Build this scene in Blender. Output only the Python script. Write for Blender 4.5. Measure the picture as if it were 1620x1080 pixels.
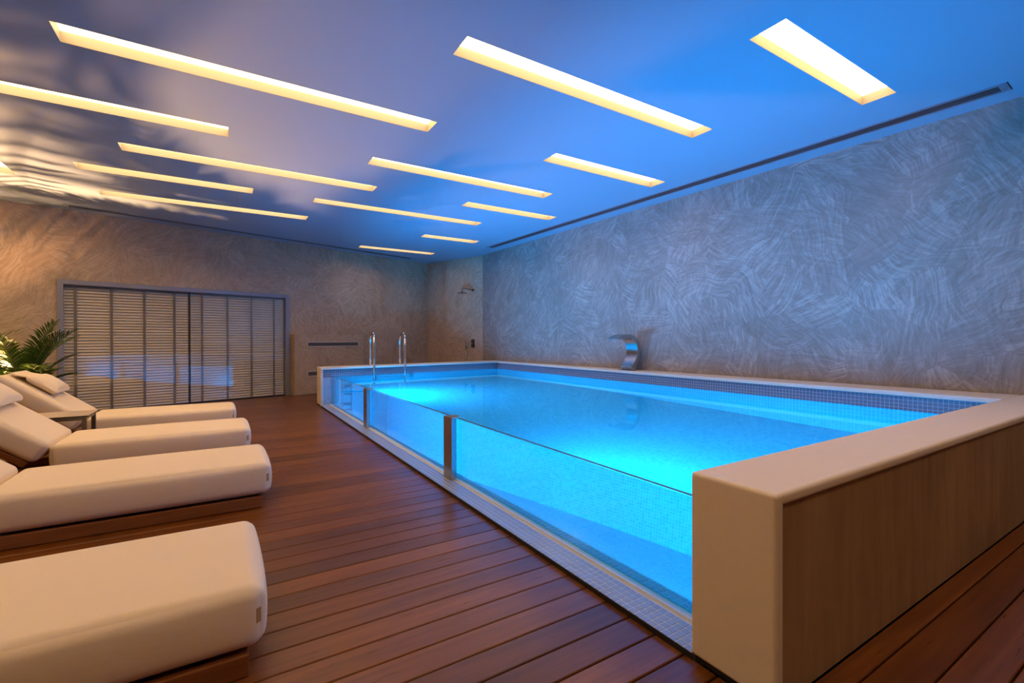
import bpy, math, random
from mathutils import Vector, Matrix

random.seed(7)
for o in list(bpy.data.objects):
    bpy.data.objects.remove(o, do_unlink=True)
S = bpy.context.scene
COL = S.collection

# ------------------------------------------------------------------ camera
CAM_H = 1.1
YAW, PITCH, ROLL = math.radians(31.768), math.radians(-0.206), math.radians(-0.124)
fwd = Vector((math.sin(YAW) * math.cos(PITCH), math.cos(YAW) * math.cos(PITCH), math.sin(PITCH)))
rgt0 = Vector((math.cos(YAW), -math.sin(YAW), 0.0))
up0 = rgt0.cross(fwd)
rgt = math.cos(ROLL) * rgt0 + math.sin(ROLL) * up0
upv = -math.sin(ROLL) * rgt0 + math.cos(ROLL) * up0
cam_data = bpy.data.cameras.new('camera')
cam = bpy.data.objects.new('camera', cam_data)
COL.objects.link(cam)
cam.matrix_world = Matrix(((rgt.x, upv.x, -fwd.x, 0), (rgt.y, upv.y, -fwd.y, 0), (rgt.z, upv.z, -fwd.z, CAM_H), (0, 0, 0, 1)))
cam_data.sensor_width = 36.0
cam_data.lens = 737.35 / 1620 * 36.0
cam_data.clip_start = 0.02
S.camera = cam

# ------------------------------------------------------------------ world, light levels, exposure
W = bpy.data.worlds.new('world')
S.world = W
W.use_nodes = True
W.node_tree.nodes['Background'].inputs[0].default_value = (0.02, 0.02, 0.025, 1)
W.node_tree.nodes['Background'].inputs[1].default_value = 0.0

STRIP_COL, STRIP_W = (1.0, 0.61, 0.26), 10.0          # warm ceiling strips
POOL_COL, POOL_W = (0.0, 0.385, 1.0), 330.0           # blue underwater lamps
UP_COL, UP_W = (1.0, 0.49, 0.22), 2100.0               # floor uplight beside the palm

S.view_settings.view_transform = 'Standard'
S.view_settings.look = 'None'
S.view_settings.gamma = 1.0
S.view_settings.exposure = 0.0
S.view_settings.use_curve_mapping = False
cy = S.cycles
cy.use_denoising = True
cy.use_adaptive_sampling = True
cy.adaptive_threshold = 0.04
cy.max_bounces = 12
cy.diffuse_bounces = 4
cy.glossy_bounces = 5
cy.transmission_bounces = 10
cy.transparent_max_bounces = 16
cy.sample_clamp_indirect = 12.0
cy.blur_glossy = 0.6
cy.caustics_reflective = False
cy.caustics_refractive = True

# ------------------------------------------------------------------ room measures
H = 3.05                       # ceiling
ZR = 0.647                     # pool rim top
WL = 0.483                     # water level
TH_B = math.atan(0.295)        # the back wall stands askew
BACK = (0.0, 9.973)
def back_y(x): return 9.973 + 0.295 * x
def right_x(y): return 5.517 - 0.045 * y
BEND = (right_x(9.5), 9.5)     # the right wall bends at the shower
cx_ = 4.44
CORNER = (cx_, back_y(cx_))
XL, YF = -3.7, -2.6            # unseen walls
XP = 1.363                     # pool's deck side

# ------------------------------------------------------------------ helpers
def tag(o, label=None, cat=None, group=None, kind=None):
    if label: o['label'] = label
    if cat: o['category'] = cat
    if group: o['group'] = group
    if kind: o['kind'] = kind
    return o

def empty(name, loc=(0, 0, 0), rz=0.0):
    o = bpy.data.objects.new(name, None)
    o.empty_display_size = 0.1
    COL.objects.link(o)
    o.location = loc
    o.rotation_euler = (0, 0, rz)
    return o

class MB:
    """collects geometry for ONE mesh object"""
    def __init__(s):
        s.v, s.f = [], []
    def add(s, v, f):
        n = len(s.v)
        s.v += [tuple(p) for p in v]
        s.f += [tuple(i + n for i in q) for q in f]
        return s
    def box(s, x0, x1, y0, y1, z0, z1):
        v = [(x0, y0, z0), (x1, y0, z0), (x1, y1, z0), (x0, y1, z0), (x0, y0, z1), (x1, y0, z1), (x1, y1, z1), (x0, y1, z1)]
        f = [(0, 3, 2, 1), (4, 5, 6, 7), (0, 1, 5, 4), (1, 2, 6, 5), (2, 3, 7, 6), (3, 0, 4, 7)]
        return s.add(v, f)
    def prism(s, pts, a, b):
        """polygon given as bottom points list pts (3d), extruded by vector from a to b (added)"""
        n = len(pts)
        v = [(p[0] + a[0], p[1] + a[1], p[2] + a[2]) for p in pts] + [(p[0] + b[0], p[1] + b[1], p[2] + b[2]) for p in pts]
        f = [tuple(range(n - 1, -1, -1)), tuple(range(n, 2 * n))]
        for i in range(n):
            j = (i + 1) % n
            f.append((i, j, n + j, n + i))
        return s.add(v, f)
    def poly_z(s, pts, z0, z1):
        return s.prism([(p[0], p[1], 0) for p in pts], (0, 0, z0), (0, 0, z1))
    def tube(s, path, r, seg=10, caps=True):
        path = [Vector(p) for p in path]
        n = len(path)
        rings = []
        prev = None
        for i, p in enumerate(path):
            t = (path[min(i + 1, n - 1)] - path[max(i - 1, 0)]).normalized()
            if prev is None:
                a = Vector((0, 0, 1)) if abs(t.z) < 0.9 else Vector((1, 0, 0))
                u = t.cross(a).normalized()
            else:
                u = (prev - t * prev.dot(t)).normalized()
            prev = u
            w = t.cross(u)
            rr = r[i] if isinstance(r, (list, tuple)) else r
            rings.append([p + rr * (math.cos(2 * math.pi * k / seg) * u + math.sin(2 * math.pi * k / seg) * w) for k in range(seg)])
        v = [q for ring in rings for q in ring]
        f = []
        for i in range(n - 1):
            for k in range(seg):
                k2 = (k + 1) % seg
                f.append((i * seg + k, i * seg + k2, (i + 1) * seg + k2, (i + 1) * seg + k))
        if caps:
            f.append(tuple(range(seg - 1, -1, -1)))
            f.append(tuple((n - 1) * seg + k for k in range(seg)))
        return s.add(v, f)
    def lathe(s, prof, seg=24, c=(0, 0, 0)):
        n = len(prof)
        v = []
        for r, z in prof:
            for k in range(seg):
                a = 2 * math.pi * k / seg
                v.append((c[0] + r * math.cos(a), c[1] + r * math.sin(a), c[2] + z))
        f = []
        for i in range(n - 1):
            for k in range(seg):
                k2 = (k + 1) % seg
                f.append((i * seg + k, i * seg + k2, (i + 1) * seg + k2, (i + 1) * seg + k))
        f.append(tuple(range(seg - 1, -1, -1)))
        f.append(tuple((n - 1) * seg + k for k in range(seg)))
        return s.add(v, f)
    def mesh(s, name, smooth=False):
        m = bpy.data.meshes.new(name)
        m.from_pydata(s.v, [], s.f)
        m.update()
        if smooth:
            m.polygons.foreach_set('use_smooth', [True] * len(m.polygons))
        return m
    def build(s, name, mat, parent=None, smooth=False, bevel=0.0, bseg=2):
        return link(name, s.mesh(name, smooth), mat, parent, bevel, bseg)

def link(name, mesh, mat, parent=None, bevel=0.0, bseg=2):
    if mat and not mesh.materials:
        mesh.materials.append(mat)
    o = bpy.data.objects.new(name, mesh)
    COL.objects.link(o)
    if parent: o.parent = parent
    if bevel:
        b = o.modifiers.new('bevel', 'BEVEL')
        b.width, b.segments, b.limit_method, b.angle_limit = bevel, bseg, 'ANGLE', math.radians(40)
        b.harden_normals = False
    return o

def rounded_box(lx, ly, lz, r, n=(14, 10, 6), crown=0.0, side=0.0):
    """soft cushion centred on the origin: rounded edges, slightly crowned faces"""
    hx, hy, hz = lx / 2, ly / 2, lz / 2
    idx, v, f = {}, [], []
    def axis(h, k):     # denser sampling at the ends
        inner = [-(h - r) + 2 * (h - r) * i / k for i in range(k + 1)]
        e = [r * (1 - math.cos(a)) for a in (0.0, 0.45, 0.95, 1.3)]
        lo = [-h + t for t in e]
        return lo + inner + [-t for t in reversed(lo)]
    ax, ay, az = axis(hx, n[0]), axis(hy, n[1]), axis(hz, n[2])
    def vert(x, y, z):
        key = (round(x, 6), round(y, 6), round(z, 6))
        if key in idx: return idx[key]
        c = Vector((max(-hx + r, min(hx - r, x)), max(-hy + r, min(hy - r, y)), max(-hz + r, min(hz - r, z))))
        d = Vector((x, y, z)) - c
        p = c + (d.normalized() * r if d.length > 1e-9 else d)
        fx, fy, fz = 1 - (x / hx) ** 2, 1 - (y / hy) ** 2, 1 - (z / hz) ** 2
        p.z += crown * (1 if z > 0 else -0.35) * abs(z / hz) * max(fx, 0) ** .9 * max(fy, 0) ** .9
        p.x += side * (x / hx) ** 5 * fz * max(fy, 0) ** .4
        p.y += side * 0.6 * (y / hy) ** 5 * fz * max(fx, 0) ** .4
        idx[key] = len(v)
        v.append(tuple(p))
        return idx[key]
    def face(g, A, B):
        for i in range(len(A) - 1):
            for j in range(len(B) - 1):
                f.append((g(A[i], B[j]), g(A[i + 1], B[j]), g(A[i + 1], B[j + 1]), g(A[i], B[j + 1])))
    face(lambda a, b: vert(a, b, hz), ax, ay)
    face(lambda a, b: vert(b, a, -hz), ay, ax)
    face(lambda a, b: vert(a, -hy, b), ax, az)
    face(lambda a, b: vert(b, hy, a), az, ax)
    face(lambda a, b: vert(hx, a, b), ay, az)
    face(lambda a, b: vert(-hx, b, a), az, ay)
    mb = MB(); mb.v = v; mb.f = f
    return mb

# ------------------------------------------------------------------ materials
class NT:
    def __init__(s, name):
        s.m = bpy.data.materials.new(name)
        s.m.use_nodes = True
        s.t = s.m.node_tree
        s.t.nodes.clear()
        s.out = s.t.nodes.new('ShaderNodeOutputMaterial')
    def n(s, typ, **kw):
        nd = s.t.nodes.new('ShaderNode' + typ)
        for k, val in kw.items():
            if k.startswith('i_'):
                key = k[2:].replace('_', ' ')
                nd.inputs[key].default_value = val
            else:
                setattr(nd, k, val)
        return nd
    def l(s, a, b):
        s.t.links.new(a, b)
    def math(s, op, a, b=None, c=None):
        nd = s.n('Math', operation=op)
        for i, x in enumerate((a, b, c)):
            if x is None: continue
            if isinstance(x, (int, float)): nd.inputs[i].default_value = x
            else: s.l(x, nd.inputs[i])
        return nd.outputs[0]
    def mix(s, fac, a, b, typ='MIX'):
        nd = s.n('MixRGB', blend_type=typ)
        for i, x in enumerate((fac, a, b)):
            if isinstance(x, (int, float)): nd.inputs[i].default_value = x
            elif isinstance(x, tuple): nd.inputs[i].default_value = (*x, 1)
            else: s.l(x, nd.inputs[i])
        return nd.outputs[0]
    def ramp(s, fac, stops):
        nd = s.n('ValToRGB')
        e = nd.color_ramp.elements
        while len(e) < len(stops): e.new(0.5)
        for el, (p, c) in zip(e, stops):
            el.position = p
            el.color = (*c, 1) if isinstance(c, tuple) else (c, c, c, 1)
        s.l(fac, nd.inputs[0])
        return nd.outputs[0]
    def coord(s, scale=(1, 1, 1), rot=(0, 0, 0), kind='Object'):
        tc = s.n('TexCoord')
        mp = s.n('Mapping')
        mp.inputs['Scale'].default_value = scale
        mp.inputs['Rotation'].default_value = rot
        s.l(tc.outputs[kind], mp.inputs[0])
        return mp.outputs[0]
    def noise(s, vec, scale, detail=4, rough=0.55, dist=0.0):
        nd = s.n('TexNoise', i_Scale=scale, i_Detail=detail, i_Roughness=rough, i_Distortion=dist)
        s.l(vec, nd.inputs['Vector'])
        return nd.outputs['Fac']
    def bump(s, h, strength=0.3, dist=0.01):
        nd = s.n('Bump', i_Strength=strength, i_Distance=dist)
        s.l(h, nd.inputs['Height'])
        return nd.outputs[0]
    def principled(s, col=None, rough=0.5, metal=0.0, spec=0.5, normal=None, **kw):
        p = s.n('BsdfPrincipled')
        for key, x in (('Base Color', col), ('Roughness', rough), ('Metallic', metal), ('Specular IOR Level', spec)):
            if x is None: continue
            if isinstance(x, tuple): p.inputs[key].default_value = (*x, 1)
            elif isinstance(x, (int, float)): p.inputs[key].default_value = x
            else: s.l(x, p.inputs[key])
        for k, x in kw.items():
            p.inputs[k.replace('_', ' ')].default_value = x
        if normal is not None: s.l(normal, p.inputs['Normal'])
        s.l(p.outputs[0], s.out.inputs[0])
        return p

def simple(name, col, rough=0.5, metal=0.0, spec=0.5, grain=0.0, gscale=40.0):
    t = NT(name)
    c = col
    nrm = None
    if grain:
        nz = t.noise(t.coord(), gscale, 5, .6)
        c = t.mix(nz, tuple(x * (1 - grain) for x in col), tuple(min(1, x * (1 + grain)) for x in col))
        nrm = t.bump(nz, 0.15, 0.003)
    t.principled(c, rough, metal, spec, nrm)
    return t.m

def mat_plaster(name, dark, mid, light, k=1.0, rough=0.55):
    """trowelled micro-cement: overlapping arced strokes, each patch with its own direction (local x/z plane)"""
    t = NT(name)
    tc = t.coord()
    def strokes(cell, off, stretch, lo, hi):
        mp = t.n('Mapping'); mp.inputs['Location'].default_value = (off, 0, off * 1.7)
        t.l(tc, mp.inputs[0])
        nz = t.n('TexNoise', i_Scale=1.3 * k, i_Detail=2.0)
        t.l(mp.outputs[0], nz.inputs['Vector'])
        sc = t.n('VectorMath', operation='SCALE'); sc.inputs['Scale'].default_value = 0.40 / k
        t.l(nz.outputs['Color'], sc.inputs[0])
        ad = t.n('VectorMath', operation='ADD')
        t.l(mp.outputs[0], ad.inputs[0]); t.l(sc.outputs[0], ad.inputs[1])
        vo = t.n('TexVoronoi', i_Scale=cell * k, i_Randomness=1.0)
        t.l(ad.outputs[0], vo.inputs['Vector'])
        sx = t.n('SeparateColor'); t.l(vo.outputs['Color'], sx.inputs[0])
        ang = t.math('MULTIPLY', sx.outputs[0], 6.28)
        vr = t.n('VectorRotate', rotation_type='Y_AXIS')
        t.l(ad.outputs[0], vr.inputs['Vector']); t.l(ang, vr.inputs['Angle'])
        m2 = t.n('Mapping'); m2.inputs['Scale'].default_value = (1.6 * k, 1, stretch * k)
        t.l(vr.outputs[0], m2.inputs[0])
        f = t.noise(m2.outputs[0], 2.2, 5, .65, .6)
        return t.ramp(f, [(lo, 0.0), (hi, 1.0)]), sx.outputs[1]
    a, ra = strokes(2.3, 0.0, 19.0, .42, .66)
    b, rb = strokes(3.9, 3.1, 30.0, .46, .62)
    c, rc = strokes(1.3, 7.7, 12.0, .36, .70)
    big = t.noise(tc, 0.9 * k, 4, .6, .5)
    fine = t.noise(tc, 26 * k, 6, .6, .2)
    h = t.math('ADD', t.math('MULTIPLY', a, t.math('MULTIPLY_ADD', ra, .5, .2)), t.math('MULTIPLY', b, t.math('MULTIPLY', rb, .30)))
    h = t.math('ADD', h, t.math('MULTIPLY', c, .34))
    h2 = t.math('ADD', t.math('MULTIPLY', h, .62), t.math('MULTIPLY', big, .5))
    h3 = t.math('ADD', h2, t.math('MULTIPLY', fine, .16))
    col = t.ramp(h3, [(.22, dark), (.52, mid), (.86, light)])
    t.principled(col, rough, 0, .35, t.bump(h3, .25, .006))
    return t.m

def mat_wood(name, c1, c2, c3, rough=0.32, axis='x', spec=0.5, var=0.5):
    t = NT(name)
    sc = {'x': (1.2, 22, 22), 'y': (22, 1.2, 22), 'z': (22, 22, 1.2)}[axis]
    tc = t.n('TexCoord')
    oi = t.n('ObjectInfo')
    off = t.n('CombineXYZ')
    t.l(t.math('MULTIPLY', oi.outputs['Random'], 37.0), off.inputs[0])
    t.l(t.math('MULTIPLY', oi.outputs['Random'], 91.0), off.inputs[1])
    t.l(t.math('MULTIPLY', oi.outputs['Random'], 53.0), off.inputs[2])
    ad = t.n('VectorMath', operation='ADD')
    t.l(tc.outputs['Object'], ad.inputs[0]); t.l(off.outputs[0], ad.inputs[1])
    mp = t.n('Mapping'); mp.inputs['Scale'].default_value = sc
    t.l(ad.outputs[0], mp.inputs[0])
    g = t.noise(mp.outputs[0], 1.0, 6, .62, .8)
    g2 = t.noise(mp.outputs[0], 4.0, 4, .6, .2)
    b = t.noise(ad.outputs[0], 1.7, 3, .5)
    f = t.math('ADD', t.math('MULTIPLY', g, .6), t.math('MULTIPLY', g2, .25))
    f = t.math('ADD', f, t.math('MULTIPLY', b, .25))
    f = t.math('ADD', f, t.math('MULTIPLY', t.math('SUBTRACT', oi.outputs['Random'], .5), var * .5))
    col = t.ramp(f, [(.25, c1), (.55, c2), (.85, c3)])
    ro = t.math('MULTIPLY_ADD', g2, .2, rough - .1)
    t.principled(col, ro, 0, spec, t.bump(f, .05, .001))
    return t.m

def mat_tile(name, tile, grout, pitch, ua, va, gw=0.10, rough=0.18, off=(0.0, 0.0), var=.10):
    """square mosaic drawn on the two in-plane axes; only where single tiles are too small to tell apart"""
    t = NT(name)
    tc = t.n('TexCoord')
    sp = t.n('SeparateXYZ'); t.l(tc.outputs['Object'], sp.inputs[0])
    cells, lines = [], []
    for a, o in ((ua, off[0]), (va, off[1])):
        x = t.math('MULTIPLY_ADD', sp.outputs['XYZ'.index(a)], 1.0 / pitch, o)
        fr = t.math('FRACT', x)
        cells.append(t.math('FLOOR', x))
        lines.append(t.math('ADD', t.math('LESS_THAN', fr, gw / 2), t.math('GREATER_THAN', fr, 1 - gw / 2)))
    g = t.math('MAXIMUM', lines[0], lines[1])
    cv = t.n('CombineXYZ'); t.l(cells[0], cv.inputs[0]); t.l(cells[1], cv.inputs[1])
    wn = t.n('TexWhiteNoise', noise_dimensions='3D'); t.l(cv.outputs[0], wn.inputs['Vector'])
    c = t.mix(wn.outputs['Value'], tuple(x * (1 - var) for x in tile), tuple(min(1, x * (1 + var)) for x in tile))
    col = t.mix(g, c, grout)
    t.principled(col, t.math('MULTIPLY_ADD', g, .5, rough), 0, .5, t.bump(t.math('SUBTRACT', 1.0, g), .2, .002))
    return t.m

def mat_emit(name, col, w):
    t = NT(name)
    e = t.n('Emission', i_Strength=w)
    e.inputs[0].default_value = (*col, 1)
    t.l(e.outputs[0], t.out.inputs[0])
    return t.m

def mat_pane(name, tint, ior=1.5, boost=1.0):
    """clear sheet glass: straight-through with Fresnel reflection, no bending for a thin sheet"""
    t = NT(name)
    ge = t.n('NewGeometry')
    io = t.math('ADD', t.math('MULTIPLY', ge.outputs['Backfacing'], 1.0 / ior - ior), ior)
    fr = t.n('Fresnel'); t.l(io, fr.inputs['IOR'])
    tr = t.n('BsdfTransparent'); tr.inputs[0].default_value = (*tint, 1)
    gl = t.n('BsdfGlossy', i_Roughness=0.0)
    mx = t.n('MixShader')
    t.l(t.math('MULTIPLY', fr.outputs[0], boost), mx.inputs[0])
    t.l(tr.outputs[0], mx.inputs[1]); t.l(gl.outputs[0], mx.inputs[2])
    t.l(mx.outputs[0], t.out.inputs[0])
    return t.m

def mat_water(name, ripple):
    t = NT(name)
    nz = t.noise(t.coord((1, 1, 1)), 3.2, 2, .5)
    g = t.n('BsdfGlass', i_Roughness=0.0, i_IOR=1.333)
    g.inputs[0].default_value = (0.30, 0.92, 1.0, 1)
    if ripple: t.l(t.bump(nz, ripple, .02), g.inputs['Normal'])
    t.l(g.outputs[0], t.out.inputs[0])
    return t.m

def mat_fabric(name, col):
    t = NT(name)
    w = t.noise(t.coord((1, 1, 1)), 260, 2, .5)
    wr = t.noise(t.coord((1.0, 2.2, 2.2)), 3.2, 4, .55, .4)
    c = t.mix(w, tuple(x * .94 for x in col), col)
    h = t.math('ADD', t.math('MULTIPLY', w, .04), wr)
    t.principled(c, .85, 0, .2, t.bump(h, .22, .02), Sheen_Weight=.15)
    return t.m

def mat_leaf(name, c1, c2):
    t = NT(name)
    nz = t.noise(t.coord(), 7, 3, .5)
    c = t.mix(nz, c1, c2)
    p = t.principled(c, .42, 0, .5)
    tl = t.n('BsdfTranslucent')
    t.l(c, tl.inputs[0])
    mx = t.n('MixShader', i_Fac=.25)
    t.l(p.outputs[0], mx.inputs[1]); t.l(tl.outputs[0], mx.inputs[2])
    t.l(mx.outputs[0], t.out.inputs[0])
    return t.m

M = {}
M['plaster'] = mat_plaster('trowelled grey plaster', (.20, .175, .15), (.29, .26, .23), (.44, .405, .37))
M['plaster_warm'] = mat_plaster('warm-lit trowelled plaster', (.33, .255, .17), (.47, .365, .255), (.62, .495, .36))  # same plaster as the right wall, warm light mixed into its brown
def mat_panel():
    t = NT('brushed brown panel')
    a = t.noise(t.coord((7, 7, .9)), 2.0, 6, .62, .5)
    b = t.noise(t.coord((1.3, 1.3, 1.0)), 1.6, 4, .6, .4)
    f = t.math('ADD', t.math('MULTIPLY', a, .6), t.math('MULTIPLY', b, .45))
    col = t.ramp(f, [(.30, (.25, .155, .08)), (.52, (.37, .235, .125)), (.75, (.46, .31, .18))])
    t.principled(col, .6, 0, .35, t.bump(f, .12, .004))
    return t.m
M['panel'] = mat_panel()
M['ceiling'] = simple('blue-tinted ceiling paint', (.31, .42, .52), .7, 0, .3)  # white paint tinted blue to deepen the pool glow and hold back warm bounce
M['recess'] = simple('dimmed recess paint', (.27, .26, .24), .6)  # paint darkened so the strip light on the recess sides stays dim
M['stone'] = simple('cream quartz stone', (.76, .66, .53), .42, 0, .4, .05, 30)
M['deck'] = mat_wood('merbau decking', (.052, .013, .002), (.145, .045, .007), (.265, .090, .015), .31, 'x', .4)
M['teak'] = mat_wood('teak lounger wood', (.10, .032, .010), (.21, .072, .022), (.31, .125, .045), .42)
M['sub'] = simple('dark sub-floor', (.010, .008, .008), .8)
M['gap'] = simple('black joint', (.008, .008, .012), .6)
TILE, GROUT = (.42, .46, .53), (.56, .60, .66)
P_T = 0.033
M['t_floor'] = mat_tile('mosaic floor', TILE, GROUT, P_T, 'X', 'Y', .10)
M['t_xz'] = mat_tile('mosaic across', TILE, GROUT, P_T, 'X', 'Z', .10)
M['t_yz'] = mat_tile('mosaic along', TILE, GROUT, P_T, 'Y', 'Z', .10)
M['tile'] = simple('glazed blue grey tile', (.33, .36, .46), .14, 0, .6, .10, 60)
M['grout'] = simple('pale grout', (.68, .70, .76), .6)
M['steel'] = simple('brushed stainless steel', (.50, .48, .46), .24, 1.0)
M['chrome'] = simple('polished stainless steel', (.78, .78, .80), .07, 1.0)
M['darkchrome'] = simple('dark chrome', (.28, .28, .30), .15, 1.0)
M['alu'] = simple('grey painted aluminium', (.30, .31, .35), .38, .35)
M['slat'] = simple('cream blind slat', (.92, .84, .71), .5)
M['tape'] = simple('grey ladder tape', (.27, .25, .23), .8)
M['bronze'] = simple('dark table frame', (.13, .11, .09), .4, .3)
M['tabletop'] = simple('beige laminate top', (.55, .46, .35), .35)
M['grille'] = simple('dark grille blade', (.14, .135, .13), .5)
M['slotdark'] = simple('slot interior', (.10, .10, .11), .6)
M['vframe'] = simple('cream grille frame', (.66, .58, .46), .5)
M['fabric'] = mat_fabric('ivory outdoor fabric', (.84, .71, .52))
M['tagm'] = simple('tan fabric tag', (.45, .27, .10), .8)
M['glass'] = mat_pane('pool glass', (.90, .97, .99))
M['edge'] = simple('green glass edge', (.04, .16, .18), .15)
M['doorglass'] = mat_pane('door glass', (.97, .97, .97), 1.5, 1.6)
M['water'] = mat_water('water surface', .006)
M['waterside'] = mat_water('water behind glass', 0)
M['strip'] = mat_emit('strip diffuser', STRIP_COL, STRIP_W)
M['poollamp'] = mat_emit('pool lamp lens', POOL_COL, 20.0)
M['uplens'] = mat_emit('uplight lens', UP_COL, 6.0)
M['dimtile'] = simple('shaded blue grey tile', (.16, .165, .215), .16, 0, .5, .15, 60)  # pool tile again, darkened for the dimmer band above the water
M['black'] = simple('black plastic', (.02, .02, .02), .4)
M['white'] = simple('white plastic', (.75, .75, .75), .35)
M['leaf'] = mat_leaf('palm leaf', (.035, .085, .012), (.085, .15, .022))
M['leaf2'] = mat_leaf('yellow green leaf', (.10, .14, .012), (.20, .22, .02))
M['stem'] = simple('palm stem', (.13, .15, .04), .5)
M['pot'] = simple('charcoal pot', (.10, .095, .09), .6, 0, .4, .15, 30)
M['soil'] = simple('potting soil', (.03, .02, .012), .95)

# ------------------------------------------------------------------ room shell
def wall(name, a, b, mat, holes=(), z1=None, thick=0.2):
    """wall from a to b (room on its right-hand side when walking a->b); local x along, local y into the wall"""
    a, b = Vector(a), Vector(b)
    d = b - a
    L = d.length
    mb = MB()
    top = z1 or H + 0.05
    us = sorted({0.0, L} | {h[0] for h in holes} | {h[1] for h in holes})
    for u0, u1 in zip(us, us[1:]):
        cut = [h for h in holes if h[0] <= u0 + 1e-6 and h[1] >= u1 - 1e-6]
        mb.box(u0, u1, 0, thick, cut[0][2] if cut else -0.06, top)
    o = mb.build(name, mat)
    o.location = (a.x, a.y, 0)
    o.rotation_euler = (0, 0, math.atan2(d.y, d.x))
    tag(o, kind='structure')
    return o

CB, SB = math.cos(TH_B), math.sin(TH_B)
bx0 = XL - 0.1
BW0 = Vector((bx0, back_y(bx0)))                 # start of the back wall
def bu(x): return (x - bx0) / CB                   # world x -> distance along the back wall
D0, D1, DTOP = bu(-2.05), bu(1.085), 1.975           # glazed door opening
wall_back = wall('wall_back', BW0, CORNER, M['plaster_warm'], [(D0, D1, DTOP)])
wall_corner = wall('wall_corner', CORNER, BEND, M['plaster_warm'])
wall_right = wall('wall_right', BEND, (right_x(YF), YF), M['plaster'])
wall_left = wall('wall_left', (XL, YF), (XL, back_y(XL)), M['plaster_warm'])
wall_front = wall('wall_front', (right_x(YF), YF), (XL, YF), M['plaster_warm'])
tag(wall_back, 'warm-lit trowelled plaster wall at the far end with the blinds')
tag(wall_corner, 'short plaster wall segment carrying the shower in the far corner')
tag(wall_right, 'long grey swirled plaster wall behind the pool')

# ceiling with the recesses of the strip lights cut out
STRIPS = {}
def strip(k, x0, x1, y0, y1): STRIPS[k] = (x0 * 1.1, x1 * 1.1, y0 * 1.1, y1 * 1.1)
strip(1, -.816, 1.488, 3.550, 3.765)
strip(2, 1.219, 3.518, 2.455, 2.659)
strip(3, 2.654, 4.126, 1.398, 1.610)
strip(5, -.798, 1.519, 5.400, 5.611)
strip(6, -1.269, .305, 6.217, 6.445)
strip(7, -1.262, 1.040, 7.217, 7.444)
strip(8, 1.240, 3.414, 4.555, 4.762)
strip(9, 2.700, 4.237, 3.552, 3.770)
strip(10, .980, 3.338, 6.238, 6.442)
strip(11, 2.679, 4.107, 5.389, 5.596)
strip(12, 2.887, 3.915, 7.424, 7.643)
strip(13, 2.195, 3.683, 8.921, 9.128)
strip(4, -2.26, .042, 4.544, 4.764)
strip(14, -3.05, -1.868, 6.45, 7.026)
strip(15, -2.45, -.15, 1.95, 2.16)                 # unseen strips added overhead for more light, outside the picture
strip(16, -1.5, .8, .75, .96)
strip(17, 1.3, 3.6, .35, .56)
strip(18, -2.9, -.6, -.6, -.39)
strip(19, .3, 2.6, -.9, -.69)
strip(20, -3.0, -1.55, 3.05, 3.26)
strip(21, 3.0, 4.6, -.8, -.59)
def build_ceiling():
    x0, x1, y0, y1 = XL - .05, 5.75, YF - .05, 11.6
    xs = sorted({x0, x1} | {s[0] for s in STRIPS.values()} | {s[1] for s in STRIPS.values()})
    ys = sorted({y0, y1} | {s[2] for s in STRIPS.values()} | {s[3] for s in STRIPS.values()})
    mb = MB()
    for i in range(len(xs) - 1):
        for j in range(len(ys) - 1):
            mx_, my = (xs[i] + xs[i + 1]) / 2, (ys[j] + ys[j + 1]) / 2
            if any(s[0] < mx_ < s[1] and s[2] < my < s[3] for s in STRIPS.values()): continue
            a, b, c, d = xs[i], xs[i + 1], ys[j], ys[j + 1]
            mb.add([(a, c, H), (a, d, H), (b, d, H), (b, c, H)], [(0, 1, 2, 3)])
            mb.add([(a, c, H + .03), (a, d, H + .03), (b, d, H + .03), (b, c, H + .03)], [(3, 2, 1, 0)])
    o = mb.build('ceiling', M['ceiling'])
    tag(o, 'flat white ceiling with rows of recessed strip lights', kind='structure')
build_ceiling()

# floor: dark sub-floor, and every deck board on it
mb = MB()
mb.box(XL, XP + .02, YF, .8, -.06, -.03)
mb.box(XL, XP + .02, .8, 8.6, -.06, -.03)
mb.poly_z([(XL, 8.6), (XP + .02, 8.6), (right_x(9.02), 9.02), (BEND[0], BEND[1]), (CORNER[0], CORNER[1]), (XL, back_y(XL))], -.06, -.03)
mb.box(XP + .02, 5.6, YF, .755, -.06, -.03)
floor = mb.build('floor', M['sub'])
tag(floor, 'reddish brown polished timber decking laid in long boards', kind='structure')

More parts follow.
